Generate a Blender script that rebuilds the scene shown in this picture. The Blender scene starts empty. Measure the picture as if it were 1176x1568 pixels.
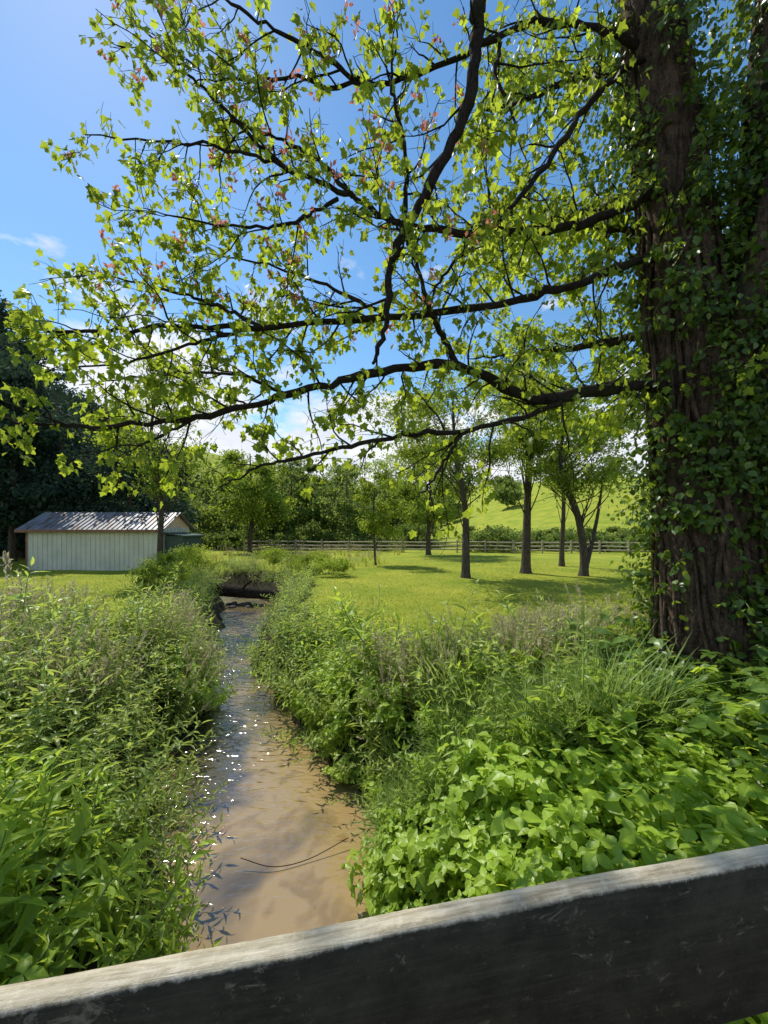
import bpy, math
import numpy as np
from mathutils import Vector
rng = np.random.default_rng(7)
scene = bpy.context.scene
COL = scene.collection

# ------------------------------------------------------------------ helpers
class MB:
    """triangle mesh accumulator"""
    def __init__(s):
        s.v=[];s.f=[];s.m=[];s.a=[];s.sm=[];s.n=0
    def add(s,v,f,mat=0,var=0.5,smooth=False):
        v=np.asarray(v,dtype=np.float32).reshape(-1,3); f=np.asarray(f,dtype=np.int64).reshape(-1,3)
        s.v.append(v); s.f.append(f+s.n); s.n+=len(v)
        s.m.append(np.broadcast_to(np.asarray(mat,dtype=np.int32),(len(f),)).copy())
        s.a.append(np.broadcast_to(np.asarray(var,dtype=np.float32),(len(v),)).copy())
        s.sm.append(np.full(len(f),smooth,dtype=bool))
    def arrays(s):
        return (np.concatenate(s.v),np.concatenate(s.f),np.concatenate(s.m),np.concatenate(s.a),np.concatenate(s.sm))
    def build(s,name,mats,parent=None):
        v,f,m,a,sm=s.arrays()
        me=bpy.data.meshes.new(name)
        me.vertices.add(len(v)); me.vertices.foreach_set('co',v.ravel())
        me.loops.add(len(f)*3); me.loops.foreach_set('vertex_index',f.astype(np.int32).ravel())
        me.polygons.add(len(f)); me.polygons.foreach_set('loop_start',np.arange(0,len(f)*3,3,dtype=np.int32))
        me.polygons.foreach_set('loop_total',np.full(len(f),3,dtype=np.int32))
        for mt in mats: me.materials.append(mt)
        me.polygons.foreach_set('material_index',m)
        me.polygons.foreach_set('use_smooth',sm)
        at=me.attributes.new('var','FLOAT','POINT'); at.data.foreach_set('value',a)
        me.update(); me.validate()
        ob=bpy.data.objects.new(name,me); COL.objects.link(ob)
        if parent: ob.parent=parent
        return ob

def empty(name,loc=(0,0,0)):
    e=bpy.data.objects.new(name,None); e.location=loc; COL.objects.link(e); return e

def norm(a): return a/(np.linalg.norm(a,axis=-1,keepdims=True)+1e-9)

def tube(mb,pts,rad,sides=5,mat=0,var=0.5,disp=None,cap=False):
    pts=np.asarray(pts,float); rad=np.broadcast_to(np.asarray(rad,float),(len(pts),))
    t=np.gradient(pts,axis=0); t=norm(t)
    ref=np.array([0,0,1.]) if abs(t[0][2])<0.8 else np.array([1.,0,0])
    u=np.cross(t[0],ref); u/=np.linalg.norm(u)
    ang=np.linspace(0,2*np.pi,sides,endpoint=False)
    V=[]
    for i in range(len(pts)):
        u=u-t[i]*np.dot(u,t[i]); u/=np.linalg.norm(u)+1e-9
        w=np.cross(t[i],u)
        r=rad[i]*np.ones(sides)
        if disp is not None: r=r*disp(ang,i)
        V.append(pts[i]+r[:,None]*(np.cos(ang)[:,None]*u+np.sin(ang)[:,None]*w))
    V=np.concatenate(V); n=len(pts)
    i=np.arange(n-1)[:,None]*sides; j=np.arange(sides)[None,:]; k=(j+1)%sides
    a=(i+j).ravel(); b=(i+k).ravel(); c=(i+sides+k).ravel(); d=(i+sides+j).ravel()
    F=np.concatenate([np.stack([a,b,c],1),np.stack([a,c,d],1)])
    if cap:
        V=np.concatenate([V,pts[:1],pts[-1:]]); c0=n*sides; c1=c0+1
        jj=np.arange(sides); kk=(jj+1)%sides
        F=np.concatenate([F,np.stack([kk,jj,np.full(sides,c0)],1),np.stack([(n-1)*sides+jj,(n-1)*sides+kk,np.full(sides,c1)],1)])
    mb.add(V,F,mat,var,True)

def box(mb,c,s,mat=0,rotz=0,var=0.5,roty=0):
    c=np.asarray(c,float); s=np.asarray(s,float)/2
    q=np.array([[x,y,z] for x in(-1,1) for y in(-1,1) for z in(-1,1)],float)*s
    if roty:
        cy,sy=math.cos(roty),math.sin(roty); q=q@np.array([[cy,0,sy],[0,1,0],[-sy,0,cy]]).T
    cz,sz=math.cos(rotz),math.sin(rotz)
    q=q@np.array([[cz,-sz,0],[sz,cz,0],[0,0,1]]).T+c
    F=[(0,1,3),(0,3,2),(4,6,7),(4,7,5),(0,4,5),(0,5,1),(2,3,7),(2,7,6),(0,2,6),(0,6,4),(1,5,7),(1,7,3)]
    mb.add(q,F,mat,var)

def catmull(P,n):
    P=np.asarray(P,float); P=np.vstack([2*P[0]-P[1],P,2*P[-1]-P[-2]])
    out=[]; m=len(P)-3
    for i in range(m):
        p0,p1,p2,p3=P[i:i+4]
        for t in np.linspace(0,1,n,endpoint=False):
            out.append(0.5*((2*p1)+(-p0+p2)*t+(2*p0-5*p1+4*p2-p3)*t*t+(-p0+3*p1-3*p2+p3)*t**3))
    out.append(P[-2]); return np.array(out)

def frames(d,nr):
    y=norm(d); z=nr-y*np.sum(nr*y,-1,keepdims=True); z=norm(z); x=np.cross(y,z)
    return np.stack([x,y,z],-1)

def instance(mb,tmpl,pos,R,s,var=None,varamt=1.0):
    tv,tf,tm,ta,ts=tmpl; N=len(pos)
    if N==0: return
    s=np.asarray(s,float); s=s[:,None] if s.ndim==1 else s
    V=np.einsum('nij,nvj->nvi',R,tv[None]*s[:,None,:])+pos[:,None,:]
    F=tf[None]+(np.arange(N)*len(tv))[:,None,None]
    A=np.broadcast_to(ta,(N,len(tv)))
    if var is not None: A=A*(1-varamt)+var[:,None]*varamt
    mb.v.append(V.reshape(-1,3).astype(np.float32)); mb.f.append(F.reshape(-1,3)+mb.n); mb.n+=N*len(tv)
    mb.m.append(np.tile(tm,N)); mb.a.append(A.reshape(-1).astype(np.float32)); mb.sm.append(np.tile(ts,N))

def leaf_t(w,curl=0.08,fold=0.1):
    V=np.array([[0,0,0],[w*.9,.28,fold*w],[w*.8,.6,fold*w-curl*.5],[0,1,-curl*2.2],[-w*.8,.6,fold*w-curl*.5],[-w*.9,.28,fold*w],[0,.3,-.02],[0,.65,-.02-curl]],float)
    F=np.array([[0,1,6],[1,2,7],[1,7,6],[2,3,7],[0,6,5],[5,6,7],[5,7,4],[4,7,3]])
    return (V,F,np.ones(8,int),np.full(8,.5),np.zeros(8,bool))
def maple_t():
    pr=[(0,0),(.36,-.04),(.34,.2),(.60,.46),(.40,.56),(.26,.60),(.2,.80),(0,1.04)]
    out=pr+[(-x,y) for x,y in pr[-2:0:-1]]
    V=np.array([(x,y,.2*abs(x)-.16*y*y) for x,y in out]+[(0,.32,-.03)],float)
    n=len(out); F=np.array([(i,(i+1)%n,n) for i in range(n)])
    return (V,F,np.ones(n,int),np.full(n+1,.5),np.zeros(n,bool))
def clump_t(r):
    mb=MB()
    for k in range(3):
        d=norm(r.normal(size=3)); nn=r.normal(size=3)
        R=frames(d[None],nn[None])[0]
        V=np.array([[0,0,0],[.33,.45,.08],[0,1,-.1],[-.33,.5,.08]])@R.T+r.normal(size=3)*.45
        mb.add(V,[(0,1,2),(0,2,3)],1,.5)
    return mb.arrays()
MAPLE=maple_t(); OVATE=leaf_t(.3); LANCE=leaf_t(.12,.14); IVY=leaf_t(.42,.05)
CLUMPS=[clump_t(rng) for _ in range(4)]

def ss(x,a,b):
    t=np.clip((x-a)/(b-a),0,1); return t*t*(3-2*t)
def vn(x,y,f=1.0,p=0.0):
    x=x*f;y=y*f
    return (np.sin(x*1.7+p+1.3*np.sin(y*1.1+p))+np.sin(y*2.3-p*2+1.7*np.sin(x*.9))+np.sin((x+y)*1.3+p*3)+.5*np.sin((x-y)*3.7+p))/3.5

# ------------------------------------------------------------------ materials
def newmat(name):
    m=bpy.data.materials.new(name); m.use_nodes=True; nt=m.node_tree; nt.nodes.clear(); return m,nt
def N(nt,t,**k):
    n=nt.nodes.new(t)
    for a,b in k.items(): setattr(n,a,b)
    return n
def L(nt,a,b): nt.links.new(a,b)
def mixc(nt,fac,a,b):
    n=nt.nodes.new('ShaderNodeMix'); n.data_type='RGBA'
    for s,v in ((0,fac),(6,a),(7,b)):
        if isinstance(v,bpy.types.NodeSocket): L(nt,v,n.inputs[s])
        else: n.inputs[s].default_value=(tuple(v)+(1,)) if s else v
    return n.outputs[2]
def ramp(nt,src,a,b,ca=0.,cb=1.):
    n=nt.nodes.new('ShaderNodeMapRange'); n.inputs[1].default_value=a; n.inputs[2].default_value=b
    n.inputs[3].default_value=ca; n.inputs[4].default_value=cb; L(nt,src,n.inputs[0]); return n.outputs[0]
def math2(nt,op,a,b):
    n=nt.nodes.new('ShaderNodeMath'); n.operation=op
    for i,v in((0,a),(1,b)):
        if isinstance(v,bpy.types.NodeSocket): L(nt,v,n.inputs[i])
        else: n.inputs[i].default_value=v
    return n.outputs[0]
def noise(nt,scale,detail=4,vec=None,rough=.55,dist=0):
    n=N(nt,'ShaderNodeTexNoise'); n.inputs['Scale'].default_value=scale; n.inputs['Detail'].default_value=detail
    n.inputs['Roughness'].default_value=rough; n.inputs['Distortion'].default_value=dist
    if vec is not None: L(nt,vec,n.inputs['Vector'])
    return n.outputs['Fac']
def objvec(nt,scale=(1,1,1),rot=(0,0,0)):
    g=N(nt,'ShaderNodeTexCoord'); mp=N(nt,'ShaderNodeMapping'); L(nt,g.outputs['Object'],mp.inputs[0])
    mp.inputs['Scale'].default_value=scale; mp.inputs['Rotation'].default_value=rot; return mp.outputs[0]
def bump(nt,h,st,dist=.02):
    b=N(nt,'ShaderNodeBump'); b.inputs['Strength'].default_value=st; b.inputs['Distance'].default_value=dist; L(nt,h,b.inputs['Height']); return b.outputs[0]
def princ(nt,col,rough=.7,spec=.3,nrm=None,metal=0):
    p=N(nt,'ShaderNodeBsdfPrincipled'); p.inputs['Roughness'].default_value=rough; p.inputs['Specular IOR Level'].default_value=spec; p.inputs['Metallic'].default_value=metal
    if isinstance(col,bpy.types.NodeSocket): L(nt,col,p.inputs['Base Color'])
    else: p.inputs['Base Color'].default_value=tuple(col)+(1,)
    if nrm: L(nt,nrm,p.inputs['Normal'])
    return p
def out(nt,sh):
    o=N(nt,'ShaderNodeOutputMaterial'); L(nt,sh,o.inputs[0])

def leaf_mat(name,dark,light,trans,tf=.45,rough=.45,spec=.4,lo=.5):
    m,nt=newmat(name)
    a=N(nt,'ShaderNodeAttribute',attribute_name='var')
    c=mixc(nt,a.outputs['Fac'],dark,light)
    p=princ(nt,c,rough,spec)
    tc=mixc(nt,a.outputs['Fac'],tuple(x*lo for x in trans),trans)
    t=N(nt,'ShaderNodeBsdfTranslucent'); L(nt,tc,t.inputs[0])
    mx=N(nt,'ShaderNodeMixShader'); mx.inputs[0].default_value=tf
    L(nt,p.outputs[0],mx.inputs[1]); L(nt,t.outputs[0],mx.inputs[2]); out(nt,mx.outputs[0]); return m
M_maple=leaf_mat('maple_leaf',(.06,.12,.02),(.20,.30,.035),(.70,.84,.06),.55,.45,.25,.42)
M_red=leaf_mat('red_samara',(.60,.20,.14),(.75,.30,.2),(.95,.38,.26),.4)
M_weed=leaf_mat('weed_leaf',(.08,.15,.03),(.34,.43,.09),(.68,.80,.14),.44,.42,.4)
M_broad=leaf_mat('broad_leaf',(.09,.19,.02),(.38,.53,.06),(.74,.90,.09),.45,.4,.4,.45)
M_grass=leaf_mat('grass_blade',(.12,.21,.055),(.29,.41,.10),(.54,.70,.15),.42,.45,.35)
M_seed=leaf_mat('seed_head',(.42,.38,.20),(.66,.60,.36),(.68,.60,.36),.3,.7,.2)
M_lawnb=leaf_mat('lawn_blade',(.22,.28,.025),(.42,.44,.045),(.66,.67,.05),.4,.6,.2)
M_tree=leaf_mat('tree_leaf',(.06,.115,.022),(.20,.29,.04),(.58,.72,.06),.48,.5,.25,.4)
M_far=leaf_mat('far_leaf',(.06,.11,.03),(.17,.24,.055),(.42,.54,.09),.4,.6,.2)
M_dark=leaf_mat('shaded_forest_leaf',(.018,.046,.036),(.05,.09,.06),(.08,.14,.06),.2,.7,.1)  # backlit shade and bluish haze of the hillside put into the leaf colour
M_ivy=leaf_mat('ivy_leaf',(.03,.08,.015),(.12,.21,.025),(.42,.56,.045),.38,.38,.45,.4)

def bark_mat(name,c1,c2,sc=1.0):
    m,nt=newmat(name); v=objvec(nt,(6*sc,6*sc,1.6*sc))
    n1=noise(nt,2.6,8,v,.75,.2); n3=noise(nt,9,5,objvec(nt,(4*sc,4*sc,3*sc)),.75)
    h=math2(nt,'ADD',n1,math2(nt,'MULTIPLY',n3,.6))
    c=mixc(nt,ramp(nt,h,.62,1.05),c1,c2)
    n2=noise(nt,1.3,3,objvec(nt,(1,1,1)))
    c=mixc(nt,ramp(nt,n2,.52,.68,0,.45),c,(.09,.10,.05))
    p=princ(nt,c,.95,.1,bump(nt,h,1.0,.08)); out(nt,p.outputs[0]); return m
M_bark=bark_mat('maple_bark',(.022,.015,.011),(.30,.215,.155))
M_branch=bark_mat('branch_bark',(.022,.018,.015),(.12,.095,.075),2.5)
M_tbark=bark_mat('tree_bark',(.03,.025,.02),(.18,.15,.12),.8)
M_stem,nt=newmat('weed_stem'); out(nt,princ(nt,(.16,.24,.07),.6,.3).outputs[0])

# ground
M_ground,nt=newmat('ground_soil_and_lawn')
g=N(nt,'ShaderNodeTexCoord'); ov=g.outputs['Object']
a=N(nt,'ShaderNodeAttribute',attribute_name='var')
nl=noise(nt,.35,5,ov); nf=noise(nt,14,5,ov,.7); nm=noise(nt,2.2,4,ov)
lawn=mixc(nt,ramp(nt,nl,.35,.65),(.25,.32,.03),(.44,.44,.05))
lawn=mixc(nt,ramp(nt,nf,.3,.75),mixc(nt,.5,lawn,(.12,.18,.02)),lawn)
lawn=mixc(nt,ramp(nt,nm,.55,.75,0,.5),lawn,(.48,.43,.12))
soil=mixc(nt,ramp(nt,nm,.35,.7),(.03,.032,.016),(.07,.06,.03))
c=mixc(nt,ramp(nt,a.outputs['Fac'],.3,.6),soil,lawn)
fv=noise(nt,55,4,ov,.8)
out(nt,princ(nt,c,.95,.1,bump(nt,fv,.8,.06)).outputs[0])

# water: silty, shallow and sandy near the bridge, darker upstream; Fresnel surface over the bed colour
M_water,nt=newmat('muddy_water')
g=N(nt,'ShaderNodeTexCoord'); ov=g.outputs['Object']
sxy=N(nt,'ShaderNodeSeparateXYZ'); L(nt,ov,sxy.inputs[0])
mp=N(nt,'ShaderNodeMapping'); mp.inputs['Rotation'].default_value=(0,0,-.42); mp.inputs['Scale'].default_value=(.8,2.0,1); L(nt,ov,mp.inputs[0])
w1=noise(nt,5.0,1,mp.outputs[0],.4,.6); w2=noise(nt,15,1,mp.outputs[0],.4,.4)
hh=math2(nt,'ADD',w1,math2(nt,'MULTIPLY',w2,.22))
calm=ramp(nt,sxy.outputs[1],3.5,7.0,.25,1.0)
hh=math2(nt,'MULTIPLY',hh,calm)
d1=noise(nt,.9,4,ov,.5,.4)
shal=math2(nt,'ADD',d1,ramp(nt,sxy.outputs[1],3,8,.16,-.05))
shal=math2(nt,'ADD',shal,ramp(nt,math2(nt,'ADD',sxy.outputs[0],math2(nt,'MULTIPLY',sxy.outputs[1],.48)),.3,1.3,-.13,.09))
c=mixc(nt,ramp(nt,shal,.40,.60),(.075,.058,.034),(.33,.225,.10))
d2=noise(nt,3.2,3,ov,.5,.5)
c=mixc(nt,math2(nt,'MULTIPLY',ramp(nt,d2,.52,.66,0,.6),ramp(nt,shal,.45,.62)),c,(.19,.115,.04))
bn=bump(nt,hh,1.0,.030)
p=princ(nt,c,.35,.0)
gl=N(nt,'ShaderNodeBsdfGlossy'); gl.inputs['Roughness'].default_value=.05; gl.inputs['Color'].default_value=(1,1,1,1); L(nt,bn,gl.inputs['Normal'])
fr=N(nt,'ShaderNodeFresnel'); fr.inputs[0].default_value=1.4; L(nt,bn,fr.inputs['Normal'])
ff=math2(nt,'MINIMUM',math2(nt,'MULTIPLY',fr.outputs[0],2.3),.9)
mx=N(nt,'ShaderNodeMixShader'); L(nt,ff,mx.inputs[0]); L(nt,p.outputs[0],mx.inputs[1]); L(nt,gl.outputs[0],mx.inputs[2]); out(nt,mx.outputs[0])

def simple(name,c1,c2,scale=3,rough=.8,spec=.2,vs=(1,1,1),bs=.3,metal=0,lo=.35,hi=.65,bd=.01):
    m,nt=newmat(name); n=noise(nt,scale,6,objvec(nt,vs),.65)
    c=mixc(nt,ramp(nt,n,lo,hi),c1,c2); out(nt,princ(nt,c,rough,spec,bump(nt,n,bs,bd),metal).outputs[0]); return m
M_sid=simple('pale_siding',(.46,.49,.42),(.55,.58,.51),1.2)
M_trim=simple('brown_trim',(.16,.09,.06),(.24,.14,.09),4)
M_roof=simple('metal_roof',(.24,.25,.27),(.13,.09,.07),1.3,.5,.4,(3,.6,1),.1,.2,.42,.62)
M_green=simple('green_lean_to',(.05,.08,.07),(.07,.11,.09),3)
M_tan=simple('tan_gable',(.55,.40,.26),(.65,.48,.33),3)
M_fence=simple('fence_wood',(.26,.22,.16),(.46,.41,.31),6)
M_rock=simple('stream_rock',(.04,.036,.03),(.13,.115,.09),5,.8,.3,(1,1,1),.8)
M_log=simple('wet_log',(.015,.012,.01),(.05,.04,.03),6,.95,.05)
M_deck=simple('deck_planks',(.12,.11,.09),(.25,.23,.2),8,.85,.2,(1,8,1))

# ------------------------------------------------------------------ terrain
SC=np.array([(4,-14),(.35,0),(-1.0,4),(-2.0,6),(-3.0,8.1),(-4.9,12.4),(-5.95,16.8),(-7.0,20),(-10.5,25),(-16,30),(-30,37),(-60,48)],float)
SCc=catmull(SC,10)
SW=np.interp(SCc[:,1],[0,4,6,7.5,8.5,10,12.4,15,17,20,24],[1.2,1.14,1.36,1.2,.82,.68,.60,.95,1.2,1.2,.8])
def stream_d(x,y):
    x=np.asarray(x,float); y=np.asarray(y,float); sh=x.shape
    P=np.stack([x.ravel(),y.ravel()],1); best=np.full(len(P),1e9); side=np.zeros(len(P))
    for i in range(len(SCc)-1):
        a_,b_=SCc[i],SCc[i+1]; ab=b_-a_; t=np.clip(((P-a_)@ab)/(ab@ab),0,1)
        q=a_+t[:,None]*ab; d=np.linalg.norm(P-q,axis=1)-(SW[i]*(1-t)+SW[i+1]*t)
        cr=ab[0]*(P[:,1]-a_[1])-ab[1]*(P[:,0]-a_[0])
        m=d<best; best[m]=d[m]; side[m]=np.sign(cr[m])
    best=best+.18*np.sin(P[:,1]*2.1+P[:,0])*np.clip((P[:,1]-2)/3,0,1)
    return best.reshape(sh),side.reshape(sh)   # side<0 => right bank
def height(x,y,d=None):
    if d is None: d,_=stream_d(x,y)
    dd=d+.22*vn(x,y,1.7,2)
    bank=-1.65+1.25*ss(dd,-.25,.85)+.4*ss(dd,.8,2.4)
    h=bank+.05*vn(x,y,.5)*ss(d,1,4)
    h=h+15*ss(y,48,125)*ss(x,2,62)+4*ss(x,40,90)*ss(y,20,80)
    h=h+22*ss(-x,38,85)*ss(y,22,75)+10*ss(-x,30,60)*ss(y,25,60)
    h=h+9*ss(y,100,220)+25*ss(y,200,480)
    return h
xs=np.concatenate([-np.geomspace(600,17,26),np.arange(-16,13.01,.25),np.geomspace(14,600,28)])
ys=np.concatenate([np.linspace(-200,-8,10),np.arange(-7,27,.25),np.geomspace(28,900,36)])
X,Y=np.meshgrid(xs,ys); D,S=stream_d(X,Y); Z=height(X,Y,D)
nx,ny=len(xs),len(ys)
V=np.stack([X,Y,Z],-1).reshape(-1,3)
i=np.arange(ny-1)[:,None]*nx; j=np.arange(nx-1)[None,:]
a_=(i+j).ravel(); b_=a_+1; c_=a_+nx+1; d_=a_+nx
def vegzone(x,y,d,side):
    n=.7*vn(x,y,.8,1)
    right=(side<0)&((y<7.2+n+.06*x)|(d<1.5+.4*n))
    left=(side>=0)&((y<9.5+n)|(d<1.7+.5*n))
    return (right|left)&(y<31)
VZ=vegzone(X,Y,D,S)
mb=MB(); mb.add(V,np.concatenate([np.stack([a_,b_,c_],1),np.stack([a_,c_,d_],1)]),0,np.where(VZ|(D<.9),0.,1.).reshape(-1),True)
mb.build('ground',[M_ground])
t=np.gradient(SCc,axis=0); t=norm(t); nn=np.stack([-t[:,1],t[:,0]],1)
cols=np.linspace(-1,1,5)
W=np.stack([SCc+nn*(SW+.7)[:,None]*k for k in cols],1)
Wv=np.concatenate([W,np.full(W.shape[:2]+(1,),-1.40)],-1).reshape(-1,3)
i=np.arange(len(SCc)-1)[:,None]*5; j=np.arange(4)[None,:]; a_=(i+j).ravel()
mb=MB(); mb.add(Wv,np.concatenate([np.stack([a_,a_+1,a_+6],1),np.stack([a_,a_+6,a_+5],1)])[:,::-1],0,.5,True)
mb.build('stream_water',[M_water])

# ------------------------------------------------------------------ rocks, log
def rock(mb,c,r,seed):
    q=np.random.default_rng(seed); nu,nv=12,8
    U,Vv=np.meshgrid(np.linspace(0,2*np.pi,nu,endpoint=False),np.linspace(0,np.pi,nv))
    P=np.stack([np.sin(Vv)*np.cos(U),np.sin(Vv)*np.sin(U),np.cos(Vv)],-1).reshape(-1,3)
    disp=1+.22*np.sin(P[:,0]*3+seed)+.18*np.sin(P[:,1]*4+seed*2)+.12*np.sin(P[:,2]*6+P[:,0]*5)
    P=P*disp[:,None]*np.array([1,q.uniform(.6,1),q.uniform(.4,.65)])*r+np.array(c)
    i=np.arange(nv-1)[:,None]*nu; j=np.arange(nu)[None,:]; k=(j+1)%nu
    a=(i+j).ravel();b=(i+k).ravel();c2=(i+nu+k).ravel();d=(i+nu+j).ravel()
    mb.add(P,np.concatenate([np.stack([a,c2,b],1),np.stack([a,d,c2],1)]),0,.5,True)
mb=MB()
for k in range(9): rock(mb,(-7.4+rng.uniform(-1.2,1.2),19.8+rng.uniform(-.4,.5),-1.38),rng.uniform(.12,.3),200+k)
mb.build('stream_rocks',[M_rock])
mb=MB(); lp=catmull([(-10.2,20.9,-.6),(-8.3,20.6,-.72),(-7,20.4,-.8),(-5.0,20.0,-.85)],5)
tube(mb,lp,np.linspace(.36,.27,len(lp)),12,0,cap=True)
tube(mb,catmull([(-7.6,20.4,-.7),(-7.2,20.1,-.3),(-6.9,20.0,-.1)],3),.06,6,0,cap=True); mb.build('fallen_log',[M_log])
mb=MB(); tube(mb,catmull([(-1.7,4.55,-1.30),(-1.3,4.5,-1.36),(-.9,4.62,-1.37),(-.45,4.85,-1.30)],5),.005,5,0); mb.build('twig_in_stream',[M_log])

# ------------------------------------------------------------------ bridge railing
ang=math.atan2(.171,1); base=np.array([0,.588])
e=empty('bridge_railing')
M_board,nt=newmat('rail_board_dark')
gg=N(nt,'ShaderNodeTexCoord'); ov=gg.outputs['Object']
mp=N(nt,'ShaderNodeMapping'); mp.inputs['Scale'].default_value=(4,60,60); L(nt,ov,mp.inputs[0])
gr=noise(nt,1.6,6,mp.outputs[0],.7,.5)
sp=noise(nt,9,8,ov,.75); sp2=noise(nt,60,5,ov,.75)
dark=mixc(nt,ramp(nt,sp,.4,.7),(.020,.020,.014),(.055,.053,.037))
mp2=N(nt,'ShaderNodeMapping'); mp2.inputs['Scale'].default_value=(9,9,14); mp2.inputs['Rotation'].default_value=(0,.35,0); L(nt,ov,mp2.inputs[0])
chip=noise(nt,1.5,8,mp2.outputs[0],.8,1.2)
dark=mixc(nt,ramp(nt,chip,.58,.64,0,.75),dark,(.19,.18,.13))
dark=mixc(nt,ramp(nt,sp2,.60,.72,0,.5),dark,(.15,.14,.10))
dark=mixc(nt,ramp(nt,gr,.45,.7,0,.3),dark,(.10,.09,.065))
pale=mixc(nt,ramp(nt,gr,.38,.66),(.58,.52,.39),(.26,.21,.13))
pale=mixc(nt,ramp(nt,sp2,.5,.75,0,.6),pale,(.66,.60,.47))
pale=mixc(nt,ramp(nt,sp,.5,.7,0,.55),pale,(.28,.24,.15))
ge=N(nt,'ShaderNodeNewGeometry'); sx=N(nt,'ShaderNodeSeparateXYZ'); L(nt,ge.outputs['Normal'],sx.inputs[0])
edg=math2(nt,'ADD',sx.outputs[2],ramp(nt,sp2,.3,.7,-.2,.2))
c=mixc(nt,ramp(nt,edg,.35,.75),dark,pale)  # dark paint and pale wood by normal; side shade and lit top coloured in too
bm=math2(nt,'ADD',gr,sp2)
out(nt,princ(nt,c,.8,.2,bump(nt,bm,.7,.004)).outputs[0])
prof=[(-.017,-.272),(.018,-.272),(.0185,-.007),(.0165,-.002),(.0125,.0004),(.004,.001),(-.004,.001),(-.0125,.0002),(-.0165,-.0025),(-.0185,-.008)]
xs_=np.linspace(-3.2,4.2,420); PV=[]
for x in xs_:
    w=.0016*math.sin(x*7)+.001*math.sin(x*19+1)+.0004*math.sin(x*61)
    for k,(py,pz) in enumerate(prof):
        PV.append((x,py+(w*.8 if k in(7,8,9) else 0)+.004*math.sin(x*1.9),pz+(w*.6 if k>=2 else 0)+.005*math.sin(x*2.1)))
PV=np.array(PV); n8=len(prof); i=np.arange(len(xs_)-1)[:,None]*n8; j=np.arange(n8)[None,:]; k=(j+1)%n8
a=(i+j).ravel();b=(i+k).ravel();c2=(i+n8+k).ravel();d=(i+n8+j).ravel()
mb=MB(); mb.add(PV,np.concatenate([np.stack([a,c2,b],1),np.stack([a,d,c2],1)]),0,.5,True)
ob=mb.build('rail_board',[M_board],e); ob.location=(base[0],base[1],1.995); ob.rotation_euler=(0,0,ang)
ux=np.array([math.cos(ang),math.sin(ang)]); un=np.array([-ux[1],ux[0]])
mb=MB()
for s_ in(-2.6,2.5,4.0):
    p=base+ux*s_+un*.085; box(mb,(p[0],p[1],1.3),(.12,.12,1.25),0,ang)
mb.build('rail_posts',[M_board],e)
mb=MB()
for k in range(60):
    s_=-5+k*.2; p=base+ux*s_+un*(-1.75); box(mb,(p[0],p[1],.96+.002*(k%3)),(.19,3.6,.06),0,ang)
for q in(-3.2,-.2):
    p=base+un*q; box(mb,(p[0],p[1],.78),(12,.2,.28),0,ang)
mb.build('bridge_deck',[M_deck])

# ------------------------------------------------------------------ shed
sh=empty('shed')
x0,x1,yf,yb=-22.3,-13.9,24.0,27.4; ym=(yf+yb)/2
mb=MB(); box(mb,((x0+x1)/2,ym,1.32),(x1-x0,yb-yf,2.74),0)
for k in range(int((x1-x0)/.3)+1): box(mb,(x0+.05+k*.3,yf-.012,1.32),(.03,.03,2.7),0)
for k in range(11): box(mb,(x1+.012,yf+.1+k*.3,1.32),(.03,.035,2.7),0)
mb.build('walls',[M_sid],sh)
mb=MB()
for xx in (x0+.03,x1-.03):
    mb.add([(xx-.03,yf,2.69),(xx-.03,yb,2.69),(xx-.03,ym,3.62),(xx+.03,yf,2.69),(xx+.03,yb,2.69),(xx+.03,ym,3.62)],[(0,2,1),(3,4,5),(0,3,5),(0,5,2),(1,2,5),(1,5,4)],0)
mb.build('gable',[M_tan],sh)
mb=MB(); sl=math.atan2(.93,(yb-yf)/2)
for sgn in(-1,1):
    ya=ym+sgn*((yb-yf)/2+.35); za=3.68-math.tan(sl)*((yb-yf)/2+.35)
    xa,xb=x0-.45,x1+.3
    mb.add([(xa,ya,za),(xb,ya,za),(xb,ym,3.70),(xa,ym,3.70),(xa,ya,za-.05),(xb,ya,za-.05),(xb,ym,3.65),(xa,ym,3.65)],
      [(0,1,2),(0,2,3),(4,6,5),(4,7,6),(0,4,5),(0,5,1),(0,3,7),(0,7,4),(1,5,6),(1,6,2)],0)
    nr=30
    for k in range(nr):
        xx=xa+.1+k*(xb-xa-.2)/(nr-1)
        mb.add([(xx-.03,ya,za+.004),(xx+.03,ya,za+.004),(xx+.03,ym,3.704),(xx-.03,ym,3.704),(xx,ya,za+.06),(xx,ym,3.76)],[(0,4,5),(0,5,3),(1,2,5),(1,5,4),(0,1,4)],0)
mb.build('roof',[M_roof],sh)
mb=MB(); za=3.68-math.tan(sl)*((yb-yf)/2+.35)
box(mb,((x0+x1)/2-.07,yf-.37,za-.09),(x1-x0+.75,.04,.18),0)
for xx in(x0-.005,x1+.005): box(mb,(xx,yf-.03,1.3),(.1,.05,2.7),0)
mb.build('fascia',[M_trim],sh)
mb=MB(); box(mb,(x1+.62,yf+1.5,1.05),(1.15,2.4,2.2),0); box(mb,(x1+.68,yf+1.5,2.24),(1.4,2.7,.08),0,0,.5,.14); mb.build('lean_to',[M_green],sh)

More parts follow.
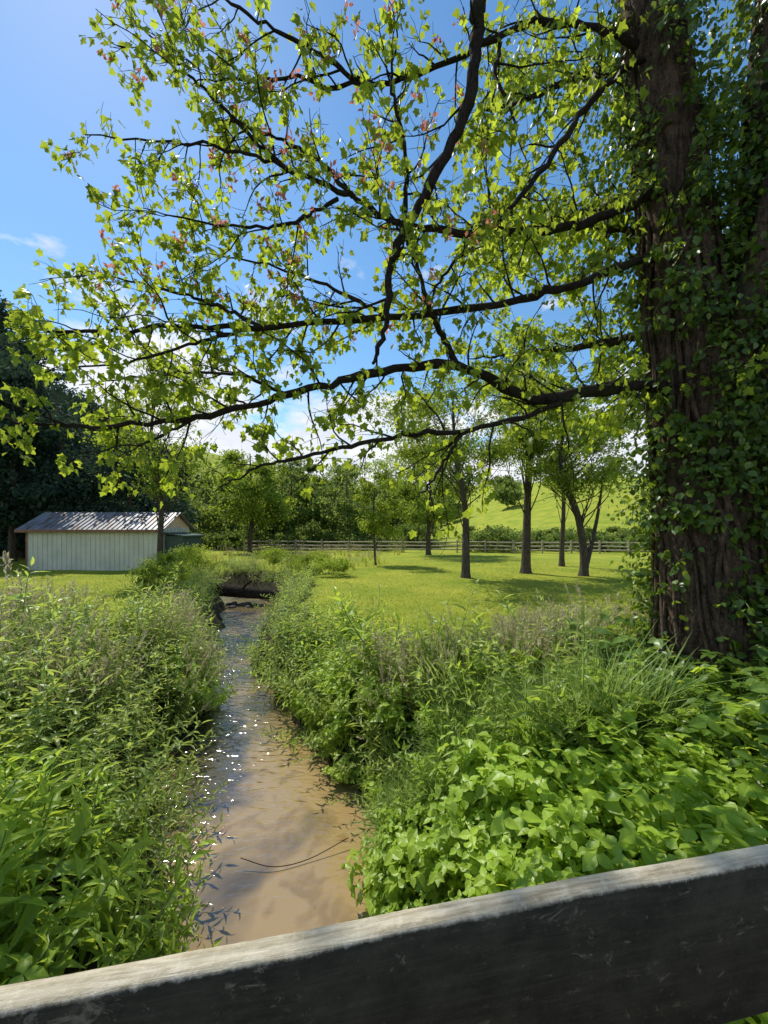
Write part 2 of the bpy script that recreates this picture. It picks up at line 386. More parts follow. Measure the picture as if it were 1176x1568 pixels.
# ------------------------------------------------------------------ fences
def fence(name,pts,sp=2.4,rails=(.35,.75,1.12),hp=1.3):
    mb=MB(); pts=np.array(pts,float)
    for a,b in zip(pts[:-1],pts[1:]):
        Ln=np.linalg.norm(b-a); n=max(1,int(Ln/sp)); an=math.atan2(b[1]-a[1],b[0]-a[0])
        P=[a+(b-a)*t for t in np.linspace(0,1,n+1)]; H=[float(height(np.array([p[0]]),np.array([p[1]]))[0]) for p in P]
        for p,h in zip(P,H): box(mb,(p[0],p[1],h+hp/2-.05),(.15,.15,hp+.1),0,an+rng.normal()*.05)
        for q in range(n):
            for r in rails:
                p0=np.array([*P[q],H[q]+r+rng.normal()*.02]);p1=np.array([*P[q+1],H[q+1]+r+rng.normal()*.02])
                o=np.array([math.sin(an),-math.cos(an),0])*.08
                tube(mb,[p0+o,(p0+p1)/2+o,p1+o],.075,4,0)
    return mb.build(name,[M_fence])
fence('wooden_fence',[(-16,44),(2,42.5),(20,41),(31,39),(45,41)],2.6,(.35,.75,1.15),1.4)
fence('wooden_fence',[(-34,24),(-27,23.6),(-22.8,23.2)],2.0,(.4,.85),1.1)

# ------------------------------------------------------------------ trees
def crown_tree(name,x,y,H,R,cb,tr,n,ls,leafm,seed,mb=None,fork=False,lean=(0,0),sparse=1.0,nc=None,limbs=True):
    q=np.random.default_rng(seed); own=mb is None
    if own: mb=MB()
    z0=float(height(np.array([x]),np.array([y]))[0])
    top=np.array([x+lean[0],y+lean[1],z0+H*.92])
    if limbs:
        tp=[(x,y,z0-.2),(x+q.normal()*.05,y,z0+H*.12),(x+lean[0]*.3+q.normal()*.15,y+q.normal()*.1,z0+H*.35),(x+lean[0]*.6+q.normal()*.25,y+q.normal()*.2,z0+H*.62),top]
        tp=catmull(tp,5); rr=tr*np.linspace(1,.12,len(tp))**.8; rr[0]*=1.45; rr[1]*=1.12
        tube(mb,tp,rr,10 if own else 5,0)
        if fork:
            fp=catmull([tp[2],tp[2]+np.array([.35,.1,H*.10]),tp[2]+np.array([.9,.2,H*.33]),tp[2]+np.array([1.3,.3,H*.6])],4)
            tube(mb,fp,tr*np.linspace(.75,.1,len(fp)),8,0)
    nc=nc or int(26*sparse)
    C=[]
    for k in range(nc):
        u=norm(q.normal(size=3)); rad=q.uniform(.3,1)**.6
        zc=(cb+H)/2; hz=(H-cb)/2
        C.append([x+lean[0]*.5+u[0]*R*rad*q.uniform(.7,1.25),y+u[1]*R*rad*q.uniform(.75,1.1),z0+zc+u[2]*hz*rad])
    C=np.array(C)
    if limbs and own:
        for c in C:
            tt=np.clip((c[2]-z0)/H-.10,.34,.9); i0=int(tt*(len(tp)-1)); p0=tp[i0]
            mid=(p0+c)/2+q.normal(size=3)*.3+np.array([0,0,.12*R*q.uniform(-.6,.8)])
            bp=catmull([p0,mid,c],4); tube(mb,bp,tr*np.linspace(.15,.03,len(bp)),5,0)
            for _ in range(4):
                e_=c+q.normal(size=3)*R*.3; tube(mb,[bp[-4],(bp[-4]+e_)/2+q.normal(size=3)*.1,e_],[tr*.06,tr*.04,tr*.02],4,0)
    w=q.uniform(.3,1.4,nc); ci=q.choice(nc,n,p=w/w.sum()); sz=(R*.30*q.uniform(.5,1.35,nc))[ci]
    off=q.normal(size=(n,3)); off=norm(off)*np.abs(q.normal(size=(n,1)))**.6*sz[:,None]*np.array([1.25,1.25,.62])
    P=C[ci]+off
    d=norm(off+q.normal(size=(n,3))*sz[:,None]*.8+np.array([0,0,-.2]))
    nr=q.normal(size=(n,3))*.8+np.array([0,0,1.])
    Rm=frames(d,nr); var=np.clip(q.uniform(0,1,n)*.6+q.uniform(0,.45,nc)[ci]+.1*off[:,2]/(sz+.01),0,1)
    tid=q.integers(0,4,n)
    for t_ in range(4):
        m=tid==t_; instance(mb,CLUMPS[t_],P[m],Rm[m],ls*q.uniform(.7,1.25,m.sum()),var[m])
    if own: return mb.build(name,[M_tbark,leafm])
T='shade_tree'
crown_tree(T,4.34,20.4,10.6,3.5,4.0,.25,7200,.13,M_tree,11,lean=(-.7,0))
crown_tree(T,8.3,22.5,15.5,2.7,5.8,.29,6600,.15,M_tree,32,lean=(.1,0))
crown_tree(T,12.5,27,12.5,2.4,6.0,.20,3600,.16,M_tree,43)
crown_tree(T,10.9,21,9.8,2.8,4.4,.26,4800,.13,M_tree,14,fork=True,lean=(-.9,0))
crown_tree(T,-.6,27.8,8.0,1.6,1.5,.10,3000,.15,M_tree,15)
crown_tree(T,4.4,38,11.5,4.2,2.6,.28,6000,.22,M_tree,16)
crown_tree(T,-12.3,21,12.6,2.8,4.4,.19,3800,.14,M_tree,17,lean=(.2,0))
crown_tree(T,-15.0,43,12,4.0,2.5,.3,5000,.26,M_tree,20)
mb=MB(); q=np.random.default_rng(5)
for k in range(46):
    u=q.uniform(-.62,.12); yy=q.uniform(52,86); crown_tree('',u*yy,yy,q.uniform(9.0,14.5)*(1-.25*ss(u,-.1,.1)),q.uniform(3.2,5.2),q.uniform(.5,2.5),.25,1500,.42,M_far,100+k,mb,nc=16)
for k in range(26):
    u=q.uniform(-.2,1.2); yy=q.uniform(110,150); crown_tree('',u*yy,yy,q.uniform(6,11),q.uniform(3,6),1,.2,700,.7,M_far,160+k,mb,nc=10)
mb.build('distant_trees',[M_tbark,M_far])
mb=MB()
for k,(xx,yy,hh) in enumerate([(-25.5,29.8,14.5),(-30,31,17),(-21,31.5,12.5),(-34,33,20)]): crown_tree('',xx,yy,hh,4.2,1.5,.3,3600,.34,M_dark,390+k,mb,nc=20)
for k in range(75):
    u=q.uniform(-1.35,-.62); yy=q.uniform(34,78)
    if u>-.8: yy=q.uniform(46,80)
    hh=q.uniform(13,21)*(.55+.45*float(ss(-u,.7,1.0))); crown_tree('',u*yy,yy,hh,q.uniform(3.8,6),.8,.3,1300,.6,M_dark,300+k,mb,nc=16)
mb.build('hillside_forest',[M_tbark,M_dark])
mb=MB()
for k in range(60):
    xx=q.uniform(10,44); yy=q.uniform(43.5,50); crown_tree('',xx,yy,q.uniform(1.4,3.2),q.uniform(1,2),.1,.1,350,.25,M_far,500+k,mb,nc=8,limbs=False)
for k in range(40):
    xx=q.uniform(-26,6); yy=q.uniform(46,52); crown_tree('',xx,yy,q.uniform(1.4,3.4),q.uniform(1,2.2),.1,.1,350,.25,M_far,600+k,mb,nc=8,limbs=False)
mb.build('hedgerow',[M_tbark,M_far])
mb=MB()
for k,(xx,yy,hh,rr) in enumerate([(-9.9,17.8,1.5,1.1),(-10.8,20.5,1.9,1.2),(-9.0,15.6,1.2,1.0),(-4.6,22.8,1.5,1.2),(-6.8,25,1.7,1.5),(-11.5,24,1.6,1.3),(-2.8,21.5,1.0,1.1)]):
    crown_tree('',xx,yy,hh,rr,.05,.1,1800,.075,M_tree,700+k,mb,nc=12,limbs=False)
mb.build('streamside_shrubs',[M_tbark,M_tree])

# ------------------------------------------------------------------ the big maple
q=np.random.default_rng(21)
mw=MB()   # wood
def bumpdisp(seed,amp=1.0):
    def f(a,i): return 1+amp*(.07*np.sin(3*a+i*.13+seed)+.05*np.sin(7*a+.8*np.sin(i*.3)+seed)+.045*np.sin(13*a+1.5*np.sin(i*.21+seed))+.03*np.sin(23*a+2*np.sin(i*.4)))+q.normal(size=len(a))*.018*amp
    return f
T1=catmull([(5.0,5.65,-.5),(4.92,5.65,.4),(4.78,5.62,1.6),(4.55,5.6,4.0),(4.3,5.6,6.5),(3.95,5.55,9.2),(3.55,5.5,12),(3.3,5.5,15)],24)
r1=np.interp(T1[:,2],[-.5,.4,1.6,4,6.5,9.2,12,15],[1.0,.78,.64,.52,.44,.36,.28,.15])
tube(mw,T1,r1,56,0,disp=bumpdisp(1))
T2=catmull([(5.9,5.5,-.5),(5.75,5.5,.6),(5.6,5.4,2.5),(5.45,5.3,5),(5.5,5.2,8),(5.6,5.1,12)],22)
r2=np.interp(T2[:,2],[-.5,.6,2.5,5,8,12],[.95,.72,.62,.55,.5,.3])
tube(mw,T2,r2,50,0,disp=bumpdisp(4))
T3=catmull([(4.7,5.2,4.8),(4.9,4.95,6.2),(5.15,4.8,8),(5.2,4.7,10.5)],14)
tube(mw,T3,np.linspace(.2,.14,len(T3)),20,0,disp=bumpdisp(7,.6))
for k in range(26):
    a0=q.uniform(2.2,6.2); zz=np.linspace(.2,q.uniform(5,10),26)
    cx=np.interp(zz,T1[:,2],T1[:,0]); cy=np.interp(zz,T1[:,2],T1[:,1]); rr=np.interp(zz,T1[:,2],r1)*1.06
    aa=a0+.25*np.sin(zz*1.1+k)+.1*np.sin(zz*3+k)
    tube(mw,np.stack([cx+rr*np.cos(aa),cy+rr*np.sin(aa),zz],1),q.uniform(.015,.04),6,0)
main=[
 ([(4.3,5.5,4.55),(3.69,5.4,4.62),(2.45,5.1,4.38),(1.89,5.0,4.30),(.93,4.9,4.68),(-.15,4.8,4.54),(-1.18,4.7,4.24),(-2.25,4.6,3.93),(-3.73,4.5,3.80),(-4.7,4.4,3.9)],.078,.009,.95),
 ([(4.2,5.5,6.6),(3.69,5.4,6.41),(2.58,5.2,5.92),(1.49,5.1,5.59),(.10,5.0,5.36),(-1.57,4.9,5.18),(-2.76,4.8,5.13),(-3.74,4.7,5.0),(-4.5,4.6,5.0)],.058,.007,.95),
 ([(4.1,5.5,7.5),(3.51,5.4,7.19),(2.5,5.4,6.82),(1.37,5.3,6.70),(.28,5.2,6.71),(-.42,5.1,7.02),(-1.26,5.0,7.28),(-2.19,5.0,7.57),(-3.89,5.0,7.74)],.060,.006,.95),
 ([(3.7,5.5,11),(2.2,4.6,9.9),(1.3,4.15,9.1),(1.0,4.0,8.11),(.97,4,7.7),(.86,4,6.95),(.42,4,6.07),(.08,4.1,5.46),(.014,4.2,4.81),(-.13,4.3,4.43)],.075,.018,.4),
 ([(3.9,5.5,9.2),(3.4,5.4,9.5),(2.09,5.3,9.6),(.99,5.2,8.97),(-.24,5.1,8.5),(-1.6,5,8.47),(-2.5,5,8.4)],.050,.006,.95),
 ([(-.24,5.1,8.5),(-.75,5,8.72),(-1.34,5,9.06),(-2.2,5,9.57),(-2.9,5,10)],.028,.006,.85),
 ([(2.6,5.12,4.42),(2.2,5.0,4.2),(1.24,4.8,3.87),(.09,4.5,3.67),(-.79,4.3,3.44),(-1.34,4.2,3.28),(-1.8,4.1,3.02)],.036,.006,.75),
 ([(1.0,4.75,3.82),(.78,4.7,3.5),(.56,4.6,3.15),(.35,4.6,2.95)],.02,.005,.6),
 ([(3.9,5.45,9.3),(3.26,5.3,8.91),(2.53,5.1,7.98),(2.06,5,7.28),(1.52,4.9,6.6),(.91,4.8,5.95),(.5,4.8,5.4)],.042,.010,.85),
 ([(.93,4.9,4.68),(.66,4.75,5.1),(.5,4.7,5.48),(.3,4.6,6.0),(-.1,4.5,6.5)],.035,.008,.75),
 ([(-.42,5.1,7.02),(-.9,5.2,7.6),(-1.5,5.3,8.0),(-2.4,5.3,8.3)],.028,.006,.9),
 ([(-1.26,5,7.28),(-2.0,4.9,7.9),(-2.6,4.9,8.5),(-3.3,4.9,9.2)],.022,.005,.8),
 ([(.28,5.2,6.71),(.3,5.0,7.5),(.1,4.9,8.2),(.2,4.8,9.0)],.03,.006,.8),
 ([(-1.57,4.9,5.18),(-2.3,5.1,5.6),(-3.2,5.2,5.9),(-4.1,5.2,6.1)],.022,.006,1),
 ([(-1.57,4.9,5.18),(-2.2,4.7,4.9),(-3.0,4.5,4.55),(-3.9,4.4,4.4)],.02,.005,.85),
 ([(.1,5,5.36),(-.6,5.2,5.8),(-1.4,5.3,6.2),(-2.4,5.3,6.4)],.025,.006,1),
 ([(-.6,5.0,6.9),(-1.2,4.9,6.5),(-2.0,4.8,6.4),(-3.0,4.8,6.6)],.022,.005,.9),
 ([(-1.18,4.7,4.24),(-1.9,5.0,4.6),(-2.8,5.2,4.7),(-4.2,5.3,4.6)],.02,.006,.9),
 ([(-2.25,4.6,3.93),(-2.8,4.5,3.6),(-3.4,4.3,3.45)],.015,.005,.7),
 ([(1.6,5.3,9.3),(1.5,5.1,8.6),(1.7,5.0,7.9),(1.6,4.9,7.3)],.025,.006,.85),
 # limbs going away from the viewer
 ([(4.4,5.8,5.6),(3.6,7.2,6.0),(2.8,8.4,6.4),(2.0,9.2,6.7)],.07,.01,1.1),
 ([(4.1,5.9,7.8),(3.6,7.4,8.6),(3.2,8.8,9.3),(2.8,10.2,9.8)],.08,.01,1.5),
 ([(4.5,6.0,5.0),(4.4,7.4,5.4),(4.3,9.0,5.8),(4.0,10.4,6.0)],.06,.01,1.1),
 ([(3.9,5.8,9.6),(3.4,6.8,10.6),(2.8,7.8,11.3),(2.0,8.6,11.9)],.07,.01,1.3),
 ([(4.2,5.7,7.0),(3.2,6.4,7.6),(2.3,7.0,8.1),(1.4,7.3,8.4)],.05,.01,1.2),
]
LP=[];LD=[];LV=[]; RP=[];RD=[]
def wig(p0,d,L_,n,q,w=.18,g=0.0):
    P=[p0];dd=d.copy()
    for k in range(n):
        dd=norm(dd+q.normal(size=3)*w+np.array([0,0,g])); P.append(P[-1]+dd*L_/n)
    return np.array(P)
def leaves(P,q,cnt,lightness):
    for _ in range(cnt):
        t=q.uniform(.25,1); i=min(int(t*(len(P)-1)),len(P)-2); f=t*(len(P)-1)-i
        p=P[i]*(1-f)+P[i+1]*f; tg=norm(P[i+1]-P[i])
        o=norm(tg*.5+q.normal(size=3)*.8)*q.uniform(.03,.11); o[2]-=.02
        LP.append(p+o); LD.append(norm(o)*.6+q.normal(size=3)*.4+np.array([0,0,-.75])); LV.append(lightness)
for bi,(pts,ra,rb,dens) in enumerate(main):
    P=catmull(pts,8); P[3:]+=q.normal(size=P[3:].shape)*.014; n=len(P)
    rad=np.linspace(0,1,n); rad=ra*(1-rad)**.8+rb
    tube(mw,P,rad,10 if ra>.05 else 7,1,disp=lambda a,i:1+.10*np.sin(2*a+i*.9)+.06*np.sin(5*a+i*1.7))
    seg=np.linalg.norm(np.diff(P,axis=0),axis=1); cum=np.concatenate([[0],np.cumsum(seg)]); Lt=cum[-1]
    s=.35 if bi not in(3,) else 2.8
    back=pts[-1][1]>6.5
    while s<Lt:
        t=s/Lt; i=min(np.searchsorted(cum,s)-1,n-2); i=max(i,0)
        p=P[i]+(P[i+1]-P[i])*((s-cum[i])/(seg[i]+1e-9)); tg=norm(P[i+1]-P[i])
        pr=q.normal(size=3)*np.array([.6,.8,.95]); pr-=tg*np.dot(pr,tg); pr=norm(pr)
        d=norm(tg*q.uniform(.35,.9)+pr*.9+np.array([0,0,.05]))
        Ls=q.uniform(.5,1.4)*(1-.35*t)*(1.15 if back else 1)
        B=wig(p,d,Ls,7,q,.17); r0=min(.015,rad[i]*.55)
        tube(mw,B,np.linspace(r0,.004,len(B)),5,1)
        li=q.uniform(.0,1.)
        prob=.44+.65*t if not back else 1.0
        for k in range(int(Ls/.085)):
            tt=q.uniform(.15,1); ii=min(int(tt*7),6); p2=B[ii]+(B[ii+1]-B[ii])*(tt*7-ii)
            pr2=q.normal(size=3); tg2=norm(B[ii+1]-B[ii]); d2=norm(tg2*.7+pr2*.6)
            W_=wig(p2,d2,q.uniform(.12,.38),3,q,.25,-.03); tube(mw,W_,[.0042,.0036,.003,.002],3,1)
            if q.uniform()<prob: leaves(W_,q,int(q.integers(3,8)*dens)+ (2 if back else 0),li)
            if q.uniform()<.09 and p2[2]>5.3 and p2[0]<1.2:
                for _ in range(9): RP.append(W_[-1]+q.normal(size=3)*.035); RD.append(q.normal(size=3)+np.array([0,0,.5]))
        s+=q.uniform(.12,.28)/dens
LP=np.array(LP);LD=np.array(LD);LV=np.array(LV); nL=len(LP)
print('maple leaves',nL)
Rm=frames(LD,np.array([0,0,1.])+q.normal(size=(nL,3))*.75)
instance(mw,(MAPLE[0],MAPLE[1],MAPLE[2]*0+2,MAPLE[3],MAPLE[4]),LP,Rm,q.uniform(.055,.115,nL),np.clip(LV*.55+q.uniform(-.05,.5,nL),0,1))
if len(RP):
    RP=np.array(RP);RD=np.array(RD); instance(mw,(OVATE[0],OVATE[1],OVATE[2]*0+3,OVATE[3],OVATE[4]),RP,frames(RD,q.normal(size=RD.shape)),q.uniform(.05,.085,len(RP)),q.uniform(0,1,len(RP)))
mw.build('maple_tree',[M_bark,M_branch,M_maple,M_red])

# ivy on trunks
mb=MB(); n=38000
zz=q.uniform(0,1,n)**1.25*10.5; which=q.uniform(size=n)<.5
aa=q.uniform(0,2*np.pi,n)
cl=np.sin(aa*3+zz*1.3)+np.sin(aa*5-zz*2.1)+np.sin(zz*3.3+aa*2)
TX=np.where(which,np.interp(zz,T1[:,2],T1[:,0]),np.interp(zz,T2[:,2],T2[:,0])); TY=np.where(which,np.interp(zz,T1[:,2],T1[:,1]),np.interp(zz,T2[:,2],T2[:,1]))
TR=np.where(which,np.interp(zz,T1[:,2],r1),np.interp(zz,T2[:,2],r2))
barefront=which&(aa>3.0)&(aa<4.5)&(zz>1.0)&(zz<2.6)
keep=((cl>-.8)|(zz<.9))&~(barefront&(q.uniform(size=n)<.93))&~(which&(cl<.7)&(aa>2.6)&(aa<4.5)&(zz>4.8))
off=TR+np.abs(q.normal(size=n))*.24+.03
P=np.stack([TX+off*np.cos(aa),TY+off*np.sin(aa),zz],1)[keep]; a2=aa[keep]; n=len(P)
outw=np.stack([np.cos(a2),np.sin(a2),np.zeros(n)],1)
d=outw*.3+q.normal(size=(n,3))*.5+np.array([0,0,-.65])
instance(mb,IVY,P,frames(d,outw+np.array([0,0,.6])+q.normal(size=(n,3))*.55),q.uniform(.05,.12,n),q.uniform(0,1,n))
for k in range(300):
    z=q.uniform(.3,8.5); a=q.uniform(2.6,5.6); TT,rr_=(T1,r1) if k%2 else (T2,r2)
    tr_=np.interp(z,TT[:,2],rr_); p=np.array([np.interp(z,TT[:,2],TT[:,0])+tr_*math.cos(a),np.interp(z,TT[:,2],TT[:,1])+tr_*math.sin(a),z])
    Wp=wig(p,norm(np.array([math.cos(a),math.sin(a),q.uniform(-.3,.5)])),q.uniform(.25,.8),6,q,.25,-.06); tube(mb,Wp,.004,3,0)
    c=12; tt=q.uniform(0,5.9,c); ii=tt.astype(int); pp=Wp[ii]+(Wp[ii+1]-Wp[ii])*(tt-ii)[:,None]+q.normal(size=(c,3))*.03
    instance(mb,IVY,pp,frames(q.normal(size=(c,3))*.5+np.array([0,0,-.6]),np.array([0,-.2,1.])+q.normal(size=(c,3))*.5),q.uniform(.06,.12,c),q.uniform(0,1,c))
mb.build('ivy_vine',[M_stem,M_ivy])

# ------------------------------------------------------------------ weeds
def weed(q,kind):
    mb=MB(); L0=1.0
    if kind=='lance':
        S_=wig(np.zeros(3),norm(np.array([q.normal()*.2,q.normal()*.2,1.])),L0*q.uniform(.8,1.2),6,q,.12,-.02); tube(mb,S_,np.linspace(.006,.002,7),4,0,.4)
        n=24; tt=np.linspace(.8,5.95,n); ii=np.minimum(tt.astype(int),5); P=S_[ii]+(S_[ii+1]-S_[ii])*(tt-ii)[:,None]
        az=np.arange(n)*2.4+q.uniform(0,6); el=np.linspace(-.25,.9,n)+q.normal(size=n)*.2
        d=np.stack([np.cos(az)*np.cos(el),np.sin(az)*np.cos(el),np.sin(el)],1)
        instance(mb,LANCE,P,frames(d,np.array([0,0,1.])+q.normal(size=(n,3))*.3),np.linspace(.22,.12,n)*q.uniform(.7,1.25,n),np.linspace(.0,1,n))  # leaves lighten up the stem: sunlit tips put into the colour
    elif kind=='bigl':
        S_=wig(np.zeros(3),norm(np.array([q.normal()*.15,q.normal()*.15,1.])),L0,6,q,.07); tube(mb,S_,np.linspace(.009,.003,7),5,0,.6)
        n=17; tt=np.linspace(1.5,5.95,n); ii=np.minimum(tt.astype(int),5); P=S_[ii]+(S_[ii+1]-S_[ii])*(tt-ii)[:,None]
        az=np.arange(n)*2.4+q.uniform(0,6); el=np.linspace(-.1,1.0,n)+q.normal(size=n)*.15
        d=np.stack([np.cos(az)*np.cos(el),np.sin(az)*np.cos(el),np.sin(el)],1)
        instance(mb,leaf_t(.14,.18),P,frames(d,np.array([0,0,1.])+q.normal(size=(n,3))*.3),np.linspace(.27,.14,n)*q.uniform(.8,1.2,n),np.linspace(.15,1,n))  # upper leaves lighter, sunlit tops coloured in
    elif kind=='broad':
        for b in range(8):
            a=q.uniform(0,6.28); d=norm(np.array([math.cos(a)*q.uniform(.15,.7),math.sin(a)*q.uniform(.15,.7),1.]))
            S_=wig(np.zeros(3),d,q.uniform(.55,1.05),5,q,.12); tube(mb,S_,np.linspace(.005,.002,6),3,0,.4)
            for k in range(5):
                t_=q.uniform(1.6,4.95) if k else 4.95; i_=int(t_); p=S_[i_]+(S_[i_+1]-S_[i_])*(t_-i_)
                az=q.uniform(0,6.28); e_=p+np.array([math.cos(az),math.sin(az),.35])*.07
                aa=az+np.array([0,1.9,-1.9]); dd=np.stack([np.cos(aa),np.sin(aa),np.array([-.15,-.1,-.1])+q.normal()*.15],1)
                instance(mb,leaf_t(.36,.07),np.repeat(e_[None],3,0),frames(dd,np.array([0,0,1.])+q.normal(size=(3,3))*.35),q.uniform(.09,.165)*np.array([1.1,.9,.9]),np.full(3,-.05+1.1*e_[2])+q.normal(size=3)*.15)  # tone rises with leaf height: sunlit tops put into the colour
    elif kind in('grass','seed'):
        nb=26 if kind=='grass' else 18
        for b in range(nb):
            a=q.uniform(0,6.28); l=q.uniform(.5,1.05); lean=q.uniform(.1,.75); r=q.uniform(0,.09)
            t_=np.linspace(0,1,5); hor=lean*l*t_**2; z=l*(t_-.28*lean*t_**2)
            C=np.stack([r*math.cos(a)+hor*math.cos(a),r*math.sin(a)+hor*math.sin(a),z],1)
            wv=np.array([-math.sin(a),math.cos(a),0])*.0075; wd=np.array([1,1,.8,.5,.05])[:,None]
            V=np.concatenate([C-wv*wd,C+wv*wd]); F=[]
            for k in range(4): F+= [(k,k+5,k+6),(k,k+6,k+1)]
            mb.add(V,F,1,np.concatenate([t_,t_])*.8+.1)  # blade paler towards its tip, lit tip coloured in
        if kind=='seed':
            for b in range(9):
                a=q.uniform(0,6.28); d=norm(np.array([math.cos(a)*.25,math.sin(a)*.25,1])); S_=wig(np.array([d[0]*.1,d[1]*.1,0]),d,q.uniform(.95,1.25),4,q,.05)
                tube(mb,S_,.002,3,2,.5)
                for k in range(9):
                    p=S_[-1]-(S_[-1]-S_[-2])*k*.09; instance(mb,leaf_t(.2,.05),p[None],frames(norm(d+q.normal(size=3)*.4)[None],q.normal(size=(1,3))),np.array([.06]),q.uniform(.2,1,1)); mb.m[-1][:]=2
    a=list(mb.arrays()); a[3]=np.clip(a[3],0,1); return tuple(a)
qw=np.random.default_rng(3)
NT=7
TP={k:[weed(qw,k) for _ in range(NT)] for k in('lance','bigl','broad','grass','seed')}
def scatter(name,kind,n,xr,yr,maskf,hs,mats,seed=0):
    q=np.random.default_rng(seed); x=q.uniform(*xr,n); y=q.uniform(*yr,n); d,s=stream_d(x,y)
    m=(d>-.02)&((-.168*x+.986*(y-.591))>.42)&maskf(x,y,d,s,q)&(((x-4.9)**2+(y-5.6)**2)>.5)
    x,y,d,s=x[m],y[m],d[m],s[m]; z=height(x,y,d); N_=len(x)
    dx=stream_d(x+.05,y)[0]-d; dy=stream_d(x,y+.05)[0]-d; gv=norm(np.stack([dx,dy],1))
    ln=(.6*(1-ss(d,0,1.3)))[:,None]
    mound=vn(x,y,1.3,9.)
    sc=q.uniform(hs[0],hs[1],N_)*(.78+.22*ss(d,.0,1.2))*(1+.36*mound)*np.where(q.uniform(size=N_)<.04,1.35,1.); az=q.uniform(0,6.28,N_)
    up=np.stack([q.normal(size=N_)*.22,q.normal(size=N_)*.22,np.ones(N_)],1); up[:,:2]-=gv*ln
    zax=norm(up); xax=np.stack([np.cos(az),np.sin(az),np.zeros(N_)],1); xax=norm(xax-zax*np.sum(xax*zax,-1,keepdims=True)); yax=np.cross(zax,xax)
    Rm=np.stack([xax,yax,zax],-1); var=np.clip(.5+.4*vn(x,y,1.1,seed)+q.normal(size=N_)*.22,0,1)
    mb=MB(); tid=q.integers(0,NT,N_); pos=np.stack([x,y,z-.02],1)
    for k in range(NT):
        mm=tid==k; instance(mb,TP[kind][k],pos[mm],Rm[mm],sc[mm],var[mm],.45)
    print(name,N_,mb.n); return mb.build(name,mats)
vz=vegzone
def near(f): return lambda x,y,d,s,q: vz(x,y,d,s)&f(x,y,d,s,q)
nz=lambda x,y,p: vn(x,y,.9,p)
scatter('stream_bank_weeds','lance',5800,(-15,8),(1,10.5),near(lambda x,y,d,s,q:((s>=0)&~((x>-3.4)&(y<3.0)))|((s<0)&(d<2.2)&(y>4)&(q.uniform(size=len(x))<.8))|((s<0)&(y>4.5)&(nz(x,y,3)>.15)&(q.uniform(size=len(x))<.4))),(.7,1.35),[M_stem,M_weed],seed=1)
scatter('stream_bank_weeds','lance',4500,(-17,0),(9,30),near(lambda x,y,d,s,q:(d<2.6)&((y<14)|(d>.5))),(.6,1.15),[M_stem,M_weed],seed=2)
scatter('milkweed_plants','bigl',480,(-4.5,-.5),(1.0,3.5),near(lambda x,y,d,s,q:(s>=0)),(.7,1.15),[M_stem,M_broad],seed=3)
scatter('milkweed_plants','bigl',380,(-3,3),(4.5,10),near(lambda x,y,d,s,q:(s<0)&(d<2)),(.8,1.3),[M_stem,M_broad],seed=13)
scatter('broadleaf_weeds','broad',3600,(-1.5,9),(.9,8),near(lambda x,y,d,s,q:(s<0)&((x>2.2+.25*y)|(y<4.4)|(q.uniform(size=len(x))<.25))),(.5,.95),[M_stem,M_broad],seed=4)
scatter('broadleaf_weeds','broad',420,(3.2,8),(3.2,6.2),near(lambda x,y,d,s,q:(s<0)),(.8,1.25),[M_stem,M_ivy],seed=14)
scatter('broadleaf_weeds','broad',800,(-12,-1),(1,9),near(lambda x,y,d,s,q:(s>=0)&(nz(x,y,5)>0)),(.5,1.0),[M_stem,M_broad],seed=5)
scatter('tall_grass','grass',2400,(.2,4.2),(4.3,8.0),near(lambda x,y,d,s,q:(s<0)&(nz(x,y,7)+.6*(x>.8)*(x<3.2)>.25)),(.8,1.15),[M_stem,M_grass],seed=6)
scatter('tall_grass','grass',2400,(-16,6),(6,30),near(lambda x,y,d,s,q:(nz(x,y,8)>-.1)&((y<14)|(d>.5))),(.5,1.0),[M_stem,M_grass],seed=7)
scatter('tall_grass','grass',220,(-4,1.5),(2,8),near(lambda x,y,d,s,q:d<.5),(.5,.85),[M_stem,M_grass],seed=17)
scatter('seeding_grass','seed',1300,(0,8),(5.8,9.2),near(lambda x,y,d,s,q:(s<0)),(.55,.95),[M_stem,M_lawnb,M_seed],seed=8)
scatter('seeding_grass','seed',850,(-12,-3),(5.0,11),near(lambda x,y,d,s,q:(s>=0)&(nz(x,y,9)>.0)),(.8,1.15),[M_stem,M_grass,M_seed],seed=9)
scatter('meadow_grass','seed',1600,(-16,10),(24,46),lambda x,y,d,s,q:(nz(x,y,4)>.15)&(x<-1+.2*(y-24)),(.4,.8),[M_stem,M_lawnb,M_seed],seed=10)
mbt=MB()
for b in range(7):
    a=qw.uniform(0,6.28); r=qw.uniform(0,.05); h=qw.uniform(.6,1.1); l=qw.uniform(.1,.6)
    c=np.array([r*math.cos(a*2),r*math.sin(a*2),0]); w=np.array([-math.sin(a),math.cos(a),0])*.08
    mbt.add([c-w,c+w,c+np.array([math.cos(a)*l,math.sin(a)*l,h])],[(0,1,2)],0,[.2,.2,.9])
tuft=mbt.arrays(); ql=np.random.default_rng(9); n=36000
yy=6.5+ql.uniform(0,1,n)**1.4*24; xx=ql.uniform(-1,1,n)*(yy*.95+2); d,s=stream_d(xx,yy); m=(d>1)&~vz(xx,yy,d,s); xx,yy,d=xx[m],yy[m],d[m]; n=len(xx)
az=ql.uniform(0,6.28,n); Rm=np.stack([np.stack([np.cos(az),np.sin(az),0*az],1),np.stack([-np.sin(az),np.cos(az),0*az],1),np.stack([0*az,0*az,1+0*az],1)],-1)
mb=MB(); instance(mb,tuft,np.stack([xx,yy,height(xx,yy,d)-.003],1),Rm,ql.uniform(.035,.08,n),np.clip(.5+.4*vn(xx,yy,.7,2)+ql.normal(size=n)*.15,0,1),.6)
mb.build('lawn_grass',[M_lawnb])

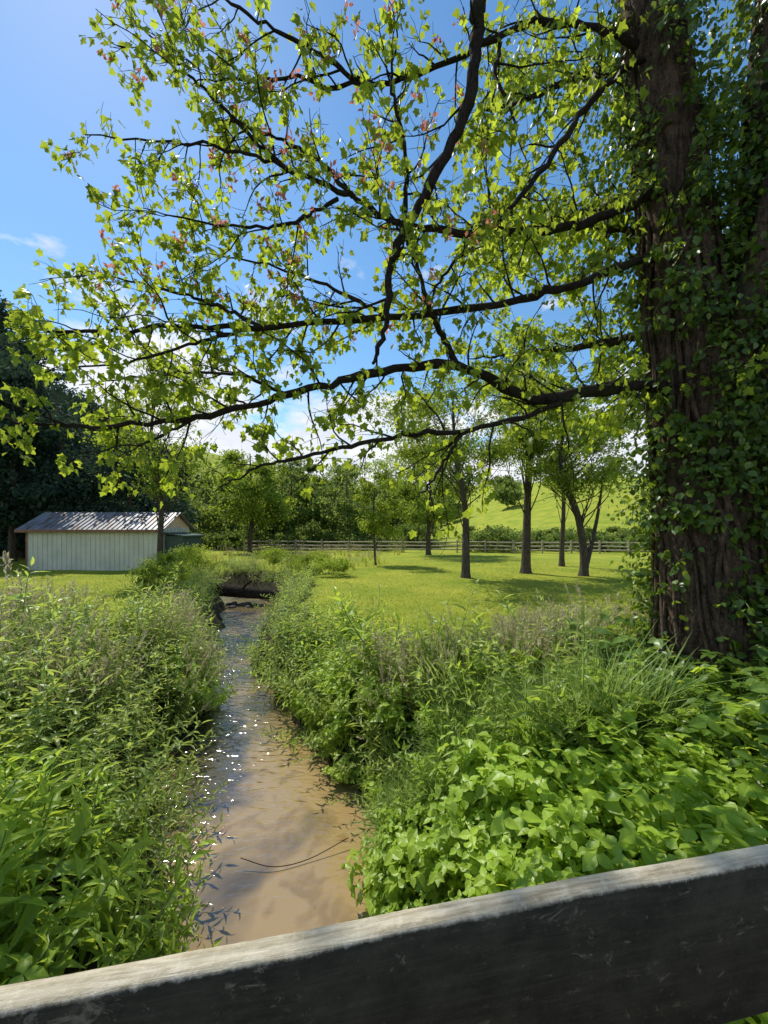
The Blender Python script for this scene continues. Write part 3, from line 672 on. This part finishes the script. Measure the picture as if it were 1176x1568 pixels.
# ------------------------------------------------------------------ light & sky
SAZ,SEL=math.radians(-40),math.radians(53)
sd=Vector((math.sin(SAZ)*math.cos(SEL),math.cos(SAZ)*math.cos(SEL),math.sin(SEL)))
ld=bpy.data.lights.new('sun','SUN'); ld.energy=5.0; ld.angle=math.radians(.5); ld.color=(1,.95,.84)
lo=bpy.data.objects.new('sun',ld); lo.rotation_euler=sd.to_track_quat('Z','Y').to_euler(); COL.objects.link(lo)
w=bpy.data.worlds.new('World'); scene.world=w; w.use_nodes=True; nt=w.node_tree; nt.nodes.clear()
sk=N(nt,'ShaderNodeTexSky'); sk.sky_type='NISHITA'; sk.sun_disc=False; sk.sun_elevation=SEL; sk.sun_rotation=SAZ; sk.air_density=1.15; sk.dust_density=.12; sk.ozone_density=1.4
hs=N(nt,'ShaderNodeHueSaturation'); hs.inputs['Saturation'].default_value=1.22; hs.inputs['Hue'].default_value=.496; hs.inputs['Value'].default_value=1.1; L(nt,sk.outputs[0],hs.inputs['Color'])
bg=N(nt,'ShaderNodeBackground'); bg.inputs[1].default_value=.15; L(nt,hs.outputs[0],bg.inputs[0])
tc=N(nt,'ShaderNodeTexCoord'); sx=N(nt,'ShaderNodeSeparateXYZ'); L(nt,tc.outputs['Generated'],sx.inputs[0])
mp=N(nt,'ShaderNodeMapping'); mp.inputs['Scale'].default_value=(1,1,2.2); mp.inputs['Location'].default_value=(.3,.1,.0); L(nt,tc.outputs['Generated'],mp.inputs[0])
cn=noise(nt,3.6,9,mp.outputs[0],.58,.25)
th=ramp(nt,sx.outputs[2],.08,.66,.25,-.11)
cf=ramp(nt,math2(nt,'ADD',cn,th),.53,.64)
bc=N(nt,'ShaderNodeBackground'); bc.inputs[1].default_value=1.0
cn2=noise(nt,9,5,mp.outputs[0]); L(nt,mixc(nt,ramp(nt,cn2,.3,.7),(.76,.83,.95),(1.1,1.1,1.1)),bc.inputs[0])
mx=N(nt,'ShaderNodeMixShader'); L(nt,cf,mx.inputs[0]); L(nt,bg.outputs[0],mx.inputs[1]); L(nt,bc.outputs[0],mx.inputs[2])
wo=N(nt,'ShaderNodeOutputWorld'); L(nt,mx.outputs[0],wo.inputs[0])

# ------------------------------------------------------------------ camera
cd=bpy.data.cameras.new('camera'); cd.sensor_fit='HORIZONTAL'; cd.sensor_width=36; cd.lens=18; cd.shift_y=.022; cd.clip_start=.05; cd.clip_end=3000
co=bpy.data.objects.new('camera',cd); co.location=(0,0,2.6); co.rotation_euler=(math.radians(90),0,0); COL.objects.link(co); scene.camera=co
scene.view_settings.view_transform='Standard'; scene.view_settings.look='None'; scene.view_settings.exposure=0
